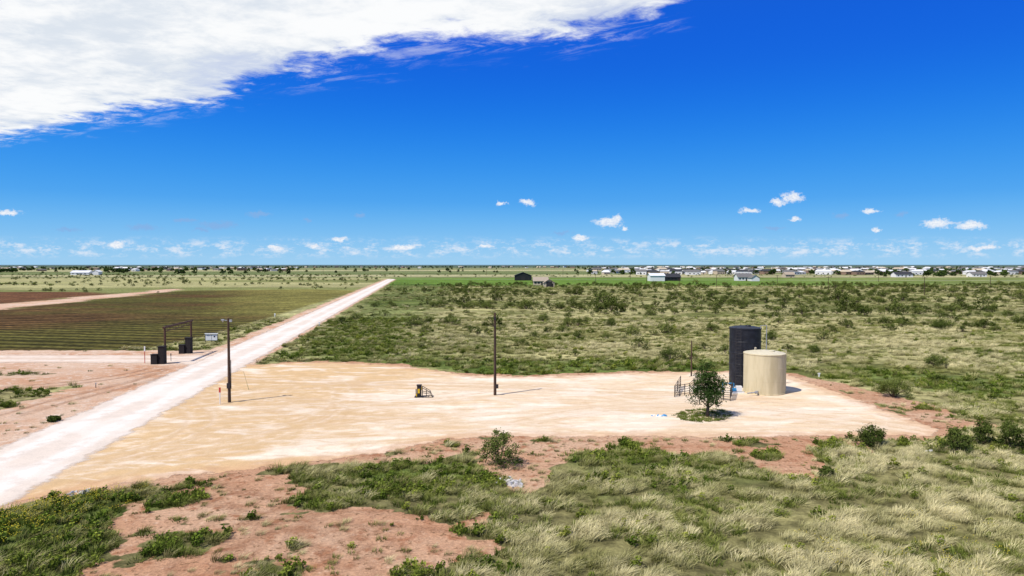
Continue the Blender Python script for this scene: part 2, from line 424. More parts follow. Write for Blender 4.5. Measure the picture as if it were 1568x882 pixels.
M_flower = simple("yellow_flower", (.75,.6,.03), .7, .2)
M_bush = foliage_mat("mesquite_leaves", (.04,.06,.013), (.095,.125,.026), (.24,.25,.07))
M_oak = foliage_mat("live_oak_leaves", (.02,.045,.012), (.05,.085,.02), (.11,.15,.035))
M_bark = simple("bark", (.12,.085,.06), .9, .4, 8)

def blades(n_, rad, h0, h1, w, lean, seg=3, spread=.5, seed=0):
    r = np.random.default_rng(seed); V = []; Fc = []; Hh = []
    for i in range(n_):
        a = r.uniform(0, 2*math.pi); rr = rad*math.sqrt(r.random()); bx, by = rr*math.cos(a), rr*math.sin(a)
        hh = r.uniform(h0, h1)*(1-.35*rr/rad)
        dx = lean+spread*math.cos(a)*r.uniform(.3, 1.2)+r.normal(0, .15); dy = spread*math.sin(a)*r.uniform(.3, 1.2)+r.normal(0, .15)
        f = r.uniform(0, math.pi); wx, wy = w*math.cos(f), w*math.sin(f); b = len(V)
        for k in range(seg+1):
            t = k/seg; c = (bx+dx*hh*t*t, by+dy*hh*t*t, hh*(t-.25*t*t*min(1.5, math.hypot(dx, dy))))
            ww = (1-t*.85)
            V.append((c[0]-wx*ww, c[1]-wy*ww, c[2])); V.append((c[0]+wx*ww, c[1]+wy*ww, c[2])); Hh += [t, t]
        for k in range(seg): Fc.append((b+2*k, b+2*k+1, b+2*k+3, b+2*k+2))
    return V, Fc, Hh
def tuft(name, mat, **k):
    V, Fc, Hh = blades(**k); me = bpy.data.meshes.new(name); me.from_pydata(V, [], Fc); me.materials.append(mat); fattr(me, 'h', Hh); me.update()
    return bpy.data.objects.new(name, me)
def leafmass(r, centers, radii, per, size, zmax, flat=.8):
    V = []; Hh = []
    for c, R in zip(centers, radii):
        p = r.normal(0, .5, (per, 3))*np.array([R, R, R*flat])+c
        for q in p:
            d1 = r.normal(0, 1, 3); d1 /= np.linalg.norm(d1); d2 = np.cross(d1, r.normal(0, 1, 3)); d2 /= np.linalg.norm(d2)
            s_ = size*r.uniform(.6, 1.4)
            V += [q-d1*s_, q+d2*s_*.6, q+d1*s_, q-d2*s_*.6]
            hv = float(np.clip(q[2]/zmax, 0, 1)); Hh += [hv]*4
    V = np.array(V); V[:,2] = np.maximum(V[:,2], .02); Fc = [(4*i, 4*i+1, 4*i+2, 4*i+3) for i in range(len(V)//4)]
    return V, Fc, Hh
def bush(name, mat, rad, h, nc, per, size, seed, stems=7, cr=.32):
    r = np.random.default_rng(seed); b = MB(); cs = []
    for i in range(nc):
        a = r.uniform(0, 2*math.pi); e = r.uniform(.05, 1.35); q = r.uniform(.55, 1.0)
        lob = 1+.25*math.sin(3*a+seed)
        cs.append((rad*q*math.cos(a)*math.cos(e)*lob, rad*q*math.sin(a)*math.cos(e)*lob, .12*h+h*.85*q*math.sin(e)))
    V, Fc, Hh = leafmass(r, cs, [rad*cr*r.uniform(.6, 1.2) for _ in cs], per, size, h)
    b.add(V, Fc, 0); nleaf = len(V)
    for i in range(stems):
        c = np.array(cs[i % nc]); mid = c*.5+np.array([0, 0, .05]); b.tube((0,0,-.02), mid, .03*rad, .02*rad, 5, 1); b.tube(mid, c, .02*rad, .006*rad, 4, 1)
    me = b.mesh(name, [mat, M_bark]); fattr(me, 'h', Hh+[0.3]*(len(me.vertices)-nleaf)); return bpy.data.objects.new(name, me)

def scatter(name, sources, x, y, scl, rz, tint, ix, sz=None):
    coll = bpy.data.collections.new(name+"_sources")
    for i, o in enumerate(sources):
        o2 = o.copy(); o2.name = "s%02d_%s" % (i, name); coll.objects.link(o2)
    N = len(x); me = bpy.data.meshes.new(name); me.vertices.add(N)
    me.vertices.foreach_set('co', np.c_[x, y, np.zeros(N)].astype(np.float32).ravel())
    s3 = np.c_[scl, scl, scl if sz is None else sz]
    fattr(me, 'scl', s3, 'FLOAT_VECTOR'); fattr(me, 'rot', np.c_[rng.normal(0,.08,N), rng.normal(0,.08,N), rz], 'FLOAT_VECTOR')
    fattr(me, 'tint', tint); fattr(me, 'ix', ix, 'INT')
    o = bpy.data.objects.new(name, me); scene.collection.objects.link(o)
    ng = bpy.data.node_groups.new(name+"_gn", 'GeometryNodeTree')
    ng.interface.new_socket('Geometry', in_out='INPUT', socket_type='NodeSocketGeometry')
    ng.interface.new_socket('Geometry', in_out='OUTPUT', socket_type='NodeSocketGeometry')
    gi = ng.nodes.new('NodeGroupInput'); go = ng.nodes.new('NodeGroupOutput')
    iop = ng.nodes.new('GeometryNodeInstanceOnPoints'); ci = ng.nodes.new('GeometryNodeCollectionInfo')
    ci.inputs['Collection'].default_value = coll; ci.inputs['Separate Children'].default_value = True; ci.inputs['Reset Children'].default_value = True
    def na(nm, t):
        a = ng.nodes.new('GeometryNodeInputNamedAttribute'); a.data_type = t; a.inputs['Name'].default_value = nm
        return [s for s in a.outputs if s.enabled and s.name == 'Attribute'][0]
    L = ng.links
    L.new(gi.outputs[0], iop.inputs['Points']); L.new(ci.outputs[0], iop.inputs['Instance'])
    iop.inputs['Pick Instance'].default_value = True
    L.new(na('ix', 'INT'), iop.inputs['Instance Index'])
    er = ng.nodes.new('FunctionNodeEulerToRotation'); L.new(na('rot', 'FLOAT_VECTOR'), er.inputs[0]); L.new(er.outputs[0], iop.inputs['Rotation'])
    L.new(na('scl', 'FLOAT_VECTOR'), iop.inputs['Scale']); L.new(iop.outputs[0], go.inputs[0])
    md = o.modifiers.new("instances", 'NODES'); md.node_group = ng
    return o

def wedge(N, y0, y1, k=.82, m=8.):
    y = np.sqrt(rng.random(N)*(y1*y1-y0*y0)+y0*y0); x = (rng.random(N)*2-1)*(k*y+m); return x, y

sg = [tuft("sage_%d" % i, M_sage, n_=52, rad=.28, h0=.25, h1=.55, w=.013, lean=.75, spread=.6, seed=i) for i in range(3)]
gg = [tuft("green_%d" % i, M_green, n_=52, rad=.3, h0=.15, h1=.38, w=.016, lean=.2, spread=.8, seed=10+i) for i in range(2)]
wd = [bush("weed_%d" % i, M_weed, .30, .36, 8, 16, .052, 20+i, 3, .4) for i in range(2)]
SRC = sg+gg+wd

def grass_field(name, N, y0, y1, sc, src=SRC):
    x, y = wedge(N, y0, y1); z = zones(x, y)
    clump = fbm(x, y, 1.1, 3, 31, 1.4); big = fbm(x, y, 7, 3, 32, 1.5)
    pr = np.clip((clump-.42)*6, .05, 1)
    soilm = z['soil'] > .42
    pr = np.where(soilm, np.where((z['pale'] < .3) & (clump > .55), .12, .015), pr)
    pr = np.where(z['lush'] > .4, np.where(soilm, .06, np.clip((clump-.36)*6, .08, .9)), pr)
    pr = np.where((z['pad'] > -.7) & (z['isl'] < .5), 0, pr)
    pr = np.where(z['isl'] > .5, 1, pr)
    pr = np.where(z['rd'] < 4.2, 0, pr)
    pr = np.where((z['plow'] > .4), 0, pr)
    pr = np.where((np.abs(y-94) < 6) & (x < -38), 0, pr)
    k = rng.random(N) < pr; x, y = x[k], y[k]; lush = z['lush'][k]; sk = soilm[k]; M = len(x)
    isl = z['isl'][k] > .5
    g = (lush+rng.normal(0, .15, M)) > .45
    gn = fbm(x, y, 3.2, 4, 41, 1.7)
    gsoft = (gn+rng.normal(0, .04, M) > .55) & (rng.random(M) < .75) & ~g
    ix = rng.integers(0, 3, M)
    ix = np.where(gsoft, 3+rng.integers(0, 2, M), ix)
    ix = np.where(g, np.where(rng.random(M) < .30, 5+rng.integers(0, 2, M), 3+rng.integers(0, 2, M)), ix)
    ix = np.where(g & (rng.random(M) < .2), rng.integers(0, 3, M), ix)
    ix = np.where(~g & (rng.random(M) < .03), 5, ix)
    ix = np.where(isl, 3+rng.integers(0, 2, M), ix)
    tint = np.clip((clump[k]-.5)*2.8+(big[k]-.5)*2.4+.36, 0, 1)*np.where(g | gsoft, .6, 1.)
    s_ = sc*rng.uniform(.55, 1.35, M)*np.where(isl, .5, 1)*np.where(sk, .6, 1)
    rz = rng.normal(.3, .5, M)
    return scatter(name, src, x, y, s_, rz, tint, ix, s_*rng.uniform(.7, 1.2, M))
grass_field("foreground_grass", 52000, 24, 63, 1.08)
grass_field("meadow_grass", 50000, 63, 165, 1.4)
x, y = wedge(26000, 165, 460); z = zones(x, y)
k = (z['soil'] < .4) & (z['plow'] < .4) & (z['rd'] > 6) & (y < 430+20*np.sin(x/40)) & (fbm(x, y, 9, 3, 52, 2) > .46) & (x > roadx(y))
x, y = x[k], y[k]; M = len(x)
scatter("distant_meadow_grass", SRC, x, y, rng.uniform(1.6, 3.0, M), rng.uniform(0, 6, M), np.clip(rng.normal(.5, .2, M), 0, 1), np.where(rng.random(M) < .65, rng.integers(0, 3, M), rng.integers(3, 5, M)), rng.uniform(.9, 1.6, M))

# mesquite shrubs
BS = [bush("mesq_%d" % i, M_bush, .95, 1.15, 18+3*i, 24, .07, 60+i, 8, .3) for i in range(4)]
x, y = wedge(6800, 74, 450); z = zones(x, y)
cl = fbm(x, y, 26, 3, 71, 1.8)
pr = np.clip((cl-.34)*3.2, .12, 1)*np.where(y < 130, .5, 1)
k = (z['soil'] < .3) & (z['plow'] < .3) & (z['rd'] > 8) & (x > roadx(y)+4) & (rng.random(len(x)) < pr)
k &= ~((z['lush'] > .6) & (rng.random(len(x)) < .6))
x, y = x[k], y[k]; M = len(x); s_ = np.exp(rng.normal(-.16, .40, M))*np.where(y < 120, .8, 1.2)
scatter("mesquite_shrubs", BS, x, y, s_, rng.uniform(0, 6.28, M), rng.random(M)*.45, rng.integers(0, 4, M), s_*rng.uniform(.7, 1.15, M))
x, y = wedge(2600, 300, 900); k = (x < roadx(y)-8) & (fbm(x, y, 60, 3, 81, 2) > .46) | ((y > 690) & (rng.random(len(x)) < .3))
z = zones(x, y); k &= (z['plow'] < .3) & (z['soil'] < .3)
x, y = x[k], y[k]; M = len(x); s_ = rng.uniform(.7, 1.7, M)
scatter("far_shrubs", BS, x, y, s_, rng.uniform(0, 6.28, M), rng.random(M)*.5, rng.integers(0, 4, M))
def flower_src():
    b = MB(); r = np.random.default_rng(5)
    for i in range(9):
        p = np.r_[r.normal(0, .16, 2), r.uniform(.2, .45)]; b.tube((p[0]*.6, p[1]*.6, 0), p, .004, .004, 3, 0, False); b.lathe(p, [(.001,-.01),(.022,0),(.001,.012)], 5, 1)
    me = b.mesh("flowers", [M_weed, M_flower]); fattr(me, 'h', [.5]*len(me.vertices)); return bpy.data.objects.new("flowers", me)
FP = np.array([G(60,775), G(110,762), G(20,810), G(1300,850), G(1480,865), G(1440,800)])
w_ = [1.6,.8,.8,.2,.3,.15]
x = []; y = []
for (a, b), w in zip(FP, w_):
    c = int(75*w); x.append(rng.normal(a, 1.8, c)); y.append(rng.normal(b, 1.2, c))
x = np.concatenate(x); y = np.concatenate(y); k = sdpoly(x, y, PAD) < -.8; x, y = x[k], y[k]; M = len(x)
scatter("yellow_wildflowers", [flower_src()], x, y, rng.uniform(.7, 1.2, M), rng.uniform(0, 6, M), rng.random(M), np.zeros(M, int))

# individual shrubs
def shrub(name, u, v, wpx, hpx, seed, mat=M_bush, dens=1.):
    gx_, gy_ = G(u, v); D = gy_; w = wpx/F*D/2; h = hpx/F*D
    o = bush(name, mat, w*.85, h*.9, int(44*dens), 80, .055, seed, 16, .28)
    o.location = (gx_, gy_, 0); scene.collection.objects.link(o); return o
for q in [(765,712,76,60),(1335,683,60,36),(1465,692,60,44),(1505,680,45,42),(1550,688,55,52),(1368,608,60,36),(1027,552,46,24),(1432,562,40,22),
          (1265,730,24,18),(82,645,20,9),(833,492,26,14),(1090,507,26,15),(935,500,24,14),(1438,505,28,16),(1245,540,24,14),(1180,522,22,20)]:
    shrub("mesquite_bush", *q, 200+q[0])

# ------------------------------------------------------------ tree
tx, ty = G(1083, 638)
tr = empty("oak_tree", (tx, ty, 0))
r = np.random.default_rng(77); b = MB()
HT = 4.75; b.tube((0,0,-.05), (.05,0,.9), .16, .12, 10); cs = []
for i in range(16):
    a = i*2.4+r.uniform(-.3,.3); z0 = .7+1.9*(i/16); e = r.uniform(.35, .9)+.5*(i/16); L = (1.6-.5*i/16)*r.uniform(.75, 1.15)
    p0 = np.array([.05*(z0), 0, z0]); p1 = p0+L*.55*np.array([math.cos(a)*math.cos(e), math.sin(a)*math.cos(e), math.sin(e)])
    p2 = p1+L*.6*np.array([math.cos(a+.3)*math.cos(e+.2), math.sin(a+.3)*math.cos(e+.2), math.sin(e+.2)])
    b.tube(p0, p1, .055, .035, 6); b.tube(p1, p2, .035, .015, 5); cs += [p1, p2]
    for j in range(4): cs.append(p2+r.normal(0, .38, 3))
b.tube((.05,0,.9), (.1,0,3.8), .12, .03, 8); cs += [np.array([.1,0,3.9]), np.array([.2,.1,4.3]), np.array([-.1,0,4.15]), np.array([0.05,0,4.5]), np.array([-.25,0,4.6])]
cs = [c for c in cs if c[2] > .95]
b.obj("trunk_and_limbs", [M_bark], parent=tr, smooth=True)
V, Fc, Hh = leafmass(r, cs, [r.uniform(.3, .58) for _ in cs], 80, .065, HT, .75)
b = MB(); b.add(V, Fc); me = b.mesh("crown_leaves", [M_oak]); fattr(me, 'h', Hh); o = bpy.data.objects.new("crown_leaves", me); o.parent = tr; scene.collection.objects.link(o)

# ------------------------------------------------------------ tanks
M_tan = simple("tan_fiberglass", (.64,.55,.35), .65, .22, 1.6, (.50,.42,.25), streak=True)
M_tanrim = simple("tan_rim", (.68,.60,.42), .6, .15)
M_black = simple("black_poly", (.010,.011,.016), .5, .3, 2, (.02,.022,.03))
M_steel = simple("galvanised_steel", (.45,.46,.47), .45, .25, 5, metal=.4)
M_dark = simple("dark_painted_steel", (.035,.03,.03), .6, .3, 5)
M_white = simple("white_paint", (.78,.78,.76), .5, .1)
M_blue = simple("blue_plastic", (.05,.35,.65), .4, .2)
M_yel = simple("yellow_paint", (.75,.48,.02), .45, .15)
M_wood = simple("weathered_pole_wood", (.10,.06,.04), .9, .45, 6, streak=True)
M_redp = simple("red_paint", (.55,.05,.04), .5, .2)
M_rust = simple("rusty_steel", (.10,.05,.035), .8, .4, 6)

tk = empty("tan_storage_tank", (25.72, 69.25, 0))
b = MB(); Rr = 2.02; prof = [(Rr+.05,0),(Rr+.05,.12),(Rr,.13)]
for z_ in (1.35, 2.65): prof += [(Rr,z_-.03),(Rr+.008,z_-.02),(Rr+.008,z_+.02),(Rr,z_+.03)]
prof += [(Rr,3.92),(Rr+.04,3.94),(Rr+.04,4.02),(Rr-.03,4.05)]
b.lathe((0,0,0), prof, 96); b.obj("shell", [M_tan], parent=tk, smooth=False)
b = MB(); b.lathe((0,0,0), [(Rr-.03,4.05),(1.4,4.17),(.7,4.26),(.001,4.3)], 72); b.obj("domed_roof", [M_tanrim], parent=tk, smooth=True)
b = MB(); b.lathe((.5,-.6,4.18), [(.3,0),(.3,.14),(.26,.16),(.001,.18)], 24); b.tube((-.8,.5,4.1),(-.8,.5,4.5),.05); b.tube((-.8,.5,4.5),(-.65,.5,4.42),.05); b.obj("roof_hatch_and_vent", [M_tanrim], parent=tk)
b = MB(); b.tube((-1.2,-1.58,.35),(-1.55,-2.05,.35),.09,n=12); b.tube((-1.5,-1.98,.35),(-1.55,-2.04,.35),.16,n=12); b.tube((-1.53,-2.02,.35),(-2.5,-2.3,.3),.06,n=10); b.obj("outlet_pipe", [M_steel], parent=tk)
b = MB(); b.tube((2.06,-.35,.1),(2.06,-.35,4.3),.03,n=8); b.tube((2.06,-.35,4.3),(1.6,-.3,4.4),.03,n=8); b.obj("side_pipe", [M_tanrim], parent=tk)

tk = empty("black_storage_tank", (25.05, 73.1, 0)); Rb = 1.62
b = MB(); prof = [(Rb+.04,0),(Rb+.04,.1),(Rb,.12)]
for z_ in (1.2,2.4,3.6,4.8): prof += [(Rb,z_-.05),(Rb+.02,z_-.02),(Rb+.02,z_+.02),(Rb,z_+.05)]
prof += [(Rb,6.1),(Rb+.05,6.12),(Rb+.05,6.24),(Rb,6.27)]
b.lathe((0,0,0), prof, 64); b.obj("shell", [M_black], parent=tk, smooth=False)
b = MB(); b.lathe((0,0,0), [(Rb,6.27),(1.1,6.36),(.5,6.42),(.001,6.44)], 64); b.lathe((.2,-.3,6.4), [(.28,0),(.28,.12),(.001,.15)], 20); b.obj("roof", [M_black], parent=tk, smooth=True)
b = MB()
b.tube((1.2,-1.25,6.25),(1.2,-1.25,6.6),.04); b.tube((1.2,-1.25,6.55),(1.95,-.9,6.55),.035); b.tube((1.95,-.9,6.55),(1.95,-.9,0),.05)
b.obj("fill_pipe", [M_steel], parent=tk)
b = MB()
for sx_ in (-.2, .2): b.tube((-Rb*.75+sx_, -Rb*.75-.25+sx_*-.9, 0), (-Rb*.75+sx_, -Rb*.75-.25+sx_*-.9, 6.4), .02, n=6)
for z_ in np.arange(.3, 6.3, .32): b.tube((-Rb*.75-.2, -Rb*.75-.07, z_), (-Rb*.75+.2, -Rb*.75-.43, z_), .014, n=5)
b.obj("ladder", [M_dark], parent=tk)

gx_, gy_ = G(1128, 601); sk = empty("water_pump_skid", (gx_, gy_, 0))
b = MB(); b.box((0,0,.06),(1.3,.8,.12)); b.box((.2,0,.42),(.55,.45,.5)); b.obj("skid_and_panel", [M_white], parent=sk)
b = MB(); b.tube((-.5,0,.3),(.0,0,.3),.17,n=14); b.tube((-.3,0,.4),(-.3,0,.95),.05); b.tube((-.3,0,.95),(-1.4,.1,.95),.04); b.tube((-1.4,.1,.95),(-1.4,.1,0),.04); b.obj("motor_and_pipes", [M_blue], parent=sk)

def pipe_fence(p, q, h, nrail, npost, mat=M_dark):
    p = np.array(p); q = np.array(q); e = empty("pipe_rail_fence", (p[0], p[1], 0)); d = q-p
    b = MB()
    for i in range(npost+1): c = d*i/npost; b.tube((c[0],c[1],0),(c[0],c[1],h),.04,n=8)
    b.obj("posts", [mat], parent=e); b = MB()
    for j in range(nrail): z_ = h*(j+.35)/nrail+.1; b.tube((0,0,z_),(d[0],d[1],z_),.025,n=8)
    b.obj("rails", [mat], parent=e)
pipe_fence(G(1033,608), G(1056,604), 1.15, 5, 3)
pipe_fence(G(1056,604), G(1068,590), 1.15, 5, 2)
pipe_fence(G(1033,608), G(1042,592), 1.15, 5, 2)
pipe_fence(G(1098,612), G(1118,614), 1.25, 6, 2)
pipe_fence(G(1118,614), G(1122,600), 1.25, 6, 2)

# ------------------------------------------------------------ poles
def utility_pole(u, v, hpx, rad=.15, arm=None):
    x_, y_ = G(u, v); h = hpx/F*y_; e = empty("utility_pole", (x_, y_, 0)); b = MB()
    b.tube((0,0,-.05),(0,0,h),rad,rad*.68,n=14); b.obj("shaft", [M_wood], parent=e)
    if arm == 'lamp':
        b = MB(); b.box((-.32,-.05,h-.2),(.5,.06,.06)); b.box((-.5,-.05,h-.16),(.26,.2,.12)); b.tube((-.5,-.05,h-.22),(-.5,-.05,h-.36),.09,.05,n=12); b.box((.22,0,h-.25),(.2,.16,.22)); b.obj("lamp_head", [M_steel], parent=e)
        b = MB(); b.tube((.18,0,1.3),(.18,0,4),.03,n=8); b.box((.02,-.2,1.6),(.3,.16,.5)); b.obj("conduit_and_meter", [M_dark], parent=e)
    if arm == 'top':
        b = MB(); b.box((.0,-.17,h-.55),(.22,.12,.3)); b.box((.0,-.17,h-1.4),(.16,.1,.2)); b.tube((0,-.18,h-1.9),(0,-.18,1.2),.025,n=8); b.box((.2,-.08,.9),(.28,.16,.4)); b.obj("fittings", [M_dark], parent=e)
    if arm == 'cross':
        b = MB(); b.box((0,-.12,h-.5),(2.2,.1,.12))
        for s_ in (-1,-.4,.4,1): b.tube((s_,-.12,h-.44),(s_,-.12,h-.2),.05,n=6)
        b.obj("crossarm", [M_wood], parent=e)
    return e
utility_pole(351.5, 616, 130, arm='lamp')
utility_pole(758, 605, 127, arm='top')
utility_pole(1058.5, 576, 55, rad=.09)
utility_pole(1415, 452, 28, .15, 'cross'); utility_pole(1268, 445, 22, .15, 'cross'); utility_pole(1097, 440, 20, .15, 'cross')
for u_, v_, h_ in ((1516,440,18),(990,433,13),(965,428,12),(862,424,11),(912,432,12),(1190,436,15),(1345,432,14),(700,420,9),(640,419,8),(495,421,9),(1040,440,14),(745,422,9),(588,418,7),(290,420,8),(88,425,10),(205,422,9)):
    utility_pole(u_, v_, h_, .16, 'cross')

def marker(u, v, hpx, col_a, col_b, name, rad=.035):
    x_, y_ = G(u, v); h = hpx/F*y_; e = empty(name, (x_, y_, 0))
    b = MB(); b.tube((0,0,0),(0,0,h*.7),rad,n=8); b.obj("post", [col_a], parent=e)
    b = MB(); b.box((0,0,h*.85),(rad*3.5,rad*1.2,h*.3)); b.obj("marker_head", [col_b], parent=e)
marker(222, 556, 26, M_redp, M_white, "pipeline_marker", .045)
marker(337, 619, 26, M_white, M_redp, "pipeline_marker", .045)
marker(262, 553, 12, M_dark, M_dark, "marker_post"); marker(489, 499, 6, M_white, M_white, "marker_post", .1); marker(421, 486, 6, M_white, M_white, "marker_post", .1)
marker(147, 594, 8, M_dark, M_steel, "marker_post"); marker(1254, 577, 6, M_white, M_white, "marker_post", .08)
x_, y_ = G(381, 597); e = empty("guy_wire", (x_, y_, 0)); b = MB(); b.tube((0,0,0),(-.6,.2,1.9),.02,n=6); b.tube((0,0,0),(-.15,.05,.5),.035,n=8); b.obj("rod", [simple("faded_yellow", (.5,.42,.2), .7)], parent=e)

# ------------------------------------------------------------ wellhead unit
x_, y_ = G(642, 608); e = empty("pump_control_unit", (x_, y_, 0), .1)
b = MB(); b.box((0,0,.04),(.9,.7,.08)); b.box((0,.05,.62),(.42,.36,1.0)); b.box((0,.05,1.17),(.5,.44,.1)); b.tube((-.3,0,.08),(-.3,0,.8),.05); b.obj("cabinet", [M_dark], parent=e)
b = MB(); b.box((-.04,-.15,.62),(.2,.04,.42)); b.box((-.26,0,.22),(.1,.26,.26)); b.box((.235,-.02,.9),(.04,.2,.4)); b.obj("yellow_guard", [M_yel], parent=e)
b = MB()
for sy in (-.4, .45):
    b.tube((.3,sy,.0),(.3,sy,1.0),.03,n=6); b.tube((.3,sy,1.0),(1.05,sy,.55),.03,n=6); b.tube((1.05,sy,.55),(1.3,sy,0),.03,n=6); b.tube((.3,sy,.5),(1.1,sy,.35),.03,n=6); b.tube((.3,sy,.05),(1.3,sy,.05),.03,n=6); b.tube((.7,sy,0),(.7,sy,.76),.025,n=6)
for a_, c_ in ((.3,1.0),(1.05,.55),(1.3,.03),(.3,.5)): b.tube((a_,-.4,c_),(a_,.45,c_),.03,n=6)
b.obj("pipe_cage", [M_dark], parent=e)

# ------------------------------------------------------------ ranch gateway
ax, ay = G(246, 557); bx_, by_ = G(287, 541)
e = empty("ranch_entrance_gate", (0, 0, 0)); M_gate = simple("dark_stone_pillar", (.022,.018,.018), .85, .4, 6)
for i, (qx, qy) in enumerate(((ax, ay), (bx_, by_))):
    b = MB(); b.box((qx+.25,qy,1.12),(.75,.8,2.24)); b.box((qx+.25,qy,2.28),(.88,.93,.1)); b.box((qx-.58,qy-.25,.62),(.8,.7,1.24)); b.box((qx-.58,qy-.25,1.28),(.9,.8,.08)); b.obj("pillar_%d" % (i+1), [M_gate], parent=e)
    b = MB(); b.tube((qx+.3,qy+.65,0),(qx+.3,qy+.65,4.7),.14,.13,n=12); b.obj("post_%d" % (i+1), [M_rust], parent=e)
b = MB(); b.tube((ax+.3,ay+.3,4.72),(bx_+.3,by_+1.0,4.72),.15,n=12); b.tube((ax+.3,ay+.65,4.2),(bx_+.3,by_+.65,4.2),.06,n=8)
for t in np.linspace(.08, .92, 9): b.tube((ax+.3+(bx_-ax)*t, ay+.65+(by_-ay)*t, 4.2),(ax+.3+(bx_-ax)*t, ay+.65+(by_-ay)*t, 4.7),.03,n=6)
b.obj("overhead_beam", [M_rust], parent=e)

x_, y_ = G(324, 524); e = empty("white_sign_board", (x_, y_, 0), .1)
b = MB(); b.box((-.48,0,.85),(.9,.1,1.05)); b.box((.48,0,.85),(.9,.1,1.05)); b.box((0,.02,1.44),(2.1,.4,.1)); b.obj("panels", [M_white], parent=e)
b = MB(); [b.box((s_,0.08,.65),(.07,.07,1.3)) for s_ in (-1,0,1)]; b.box((.5,-.06,.95),(.22,.02,.2)); b.box((-.48,-.06,1.1),(.4,.02,.05)); b.obj("frame_and_lettering", [M_dark], parent=e)

# debris
def debris(name, u, v, wpx, mats, seed, k=26, hs=.12):
    x_, y_ = G(u, v); e = empty(name, (x_, y_, 0)); w = wpx/F*y_/2; r = np.random.default_rng(seed); b = MB()
    for i in range(k):
        s_ = r.uniform(.08, .3); q = (r.normal(0, w*.45), r.normal(0, w*.4)); sz_ = s_*hs*4*r.uniform(.4,1)
        b.box((q[0], q[1], sz_*.45), (s_, s_*r.uniform(.5,1), sz_), int(r.integers(0, len(mats))), r.uniform(0,3), r.uniform(.4,.9))
        b.v[-1] += r.normal(0, s_*.12, (8,3))
    b.obj("pieces", mats, parent=e)
M_rock = simple("white_rock", (.66,.64,.60), .9, .3, 6)
debris("white_rocks", 127, 755, 34, [M_rock, M_rock, simple("grey_rock", (.35,.33,.3), .9)], 3, 20, .16)
debris("broken_concrete", 783, 741, 40, [M_rock], 4, 60, .25)
debris("plastic_debris", 1013, 637, 22, [M_blue, M_white], 5, 20)
debris("scattered_stones", 1415, 685, 60, [M_rock], 6, 20)

# ------------------------------------------------------------ buildings
M_glass = simple("window_glass", (.03,.04,.05), .1, .2, spec=.6)
def house(name, u, v, wpx, wall, roof, hpx=None, depth=9, rot=0., gable='x', wh=2.9, rh=2.2, wins=True, bigdoor=False):
    x_, y_ = G(u, v); W = wpx/F*y_; e = empty(name, (x_, y_+depth/2, 0), rot); b = MB(); b.box((0,0,wh/2),(W,depth,wh))
    if gable == 'y': b.add([(-W/2,-depth/2,wh),(W/2,-depth/2,wh),(0,-depth/2,wh+rh),(-W/2,depth/2,wh),(W/2,depth/2,wh),(0,depth/2,wh+rh)], [(0,1,2),(5,4,3)])
    else: b.add([(-W/2,-depth/2,wh),(-W/2,depth/2,wh),(-W/2,0,wh+rh),(W/2,-depth/2,wh),(W/2,depth/2,wh),(W/2,0,wh+rh)], [(2,1,0),(3,4,5)])
    b.obj("walls", [wall], parent=e); b = MB(); o_ = .5; t_ = .15
    if gable == 'y': A = [(-W/2-o_, wh-o_*rh/(W/2)), (0, wh+rh), (W/2+o_, wh-o_*rh/(W/2))]; f = lambda a, s_: (a[0], s_*(depth/2+o_), a[1])
    else: A = [(-depth/2-o_, wh-o_*rh/(depth/2)), (0, wh+rh), (depth/2+o_, wh-o_*rh/(depth/2))]; f = lambda a, s_: (s_*(W/2+o_), a[0], a[1])
    V = []
    for a in A:
        for s_ in (-1, 1): q = f(a, s_); V += [(q[0], q[1], q[2]+.03), (q[0], q[1], q[2]+.03+t_)]
    b.add(V, [(0,4,6,2),(4,8,10,6),(1,3,7,5),(5,7,11,9),(0,1,5,4),(4,5,9,8),(2,6,7,3),(6,10,11,7),(0,2,3,1),(8,9,11,10)])
    b.obj("roof", [roof], parent=e)
    yf = -depth/2-.03
    if wins:
        b = MB()
        for fx in (-.36,-.14,.3): b.box((W*fx,yf,1.6),(1.3,.06,1.1))
        b.obj("windows", [M_glass], parent=e); b = MB(); b.box((W*.08,yf,1.05),(1.,.06,2.1)); b.obj("door", [M_dark], parent=e)
    if bigdoor: b = MB(); b.box((0,yf,1.6),(3.4,.06,3.2)); b.box((W*.32,yf,1.05),(1,.06,2.1)); b.obj("doors", [M_dark], parent=e)
wt = simple("tan_siding", (.58,.48,.34), .8, .15); ww = simple("white_siding", (.78,.77,.74), .7, .1); wb = simple("black_siding", (.02,.02,.022), .6, .2)
rg = simple("grey_shingle", (.18,.17,.16), .8, .3); rt = simple("tan_roof", (.42,.34,.25), .8, .2); rw = simple("white_metal_roof", (.75,.75,.75), .4, .1); rdk = simple("dark_roof", (.035,.035,.04), .6, .2)
house("dark_metal_barn", 801, 429.5, 26, wb, rdk, depth=14, gable='y', wh=4, rh=2.6, wins=False, bigdoor=True)
house("tan_brick_house", 828, 437, 22, wt, rt, depth=9, wh=2.8, rh=2.2); house("tan_garage", 841, 439.5, 16, wt, rt, depth=7, gable='y', wh=2.6, rh=1.9, wins=False, bigdoor=True)
house("white_metal_barn", 1007, 430.5, 22, ww, rw, depth=12, wh=4.2, rh=1.8, wins=False); house("dark_roof_house", 1030, 430, 24, wb, rdk, depth=10, wh=3, rh=2.6)
house("white_house", 1141, 430, 22, ww, rg, depth=10, wh=3, rh=2.8); house("grey_garage", 1157, 430.5, 12, ww, rg, depth=8, gable='y', wh=2.6, rh=2, wins=False)
house("long_white_house", 122, 421, 28, ww, rw, depth=12, wh=3, rh=2.4); house("white_metal_barn", 146, 421, 10, ww, rw, depth=8, gable='y', wh=4, rh=2, wins=False)
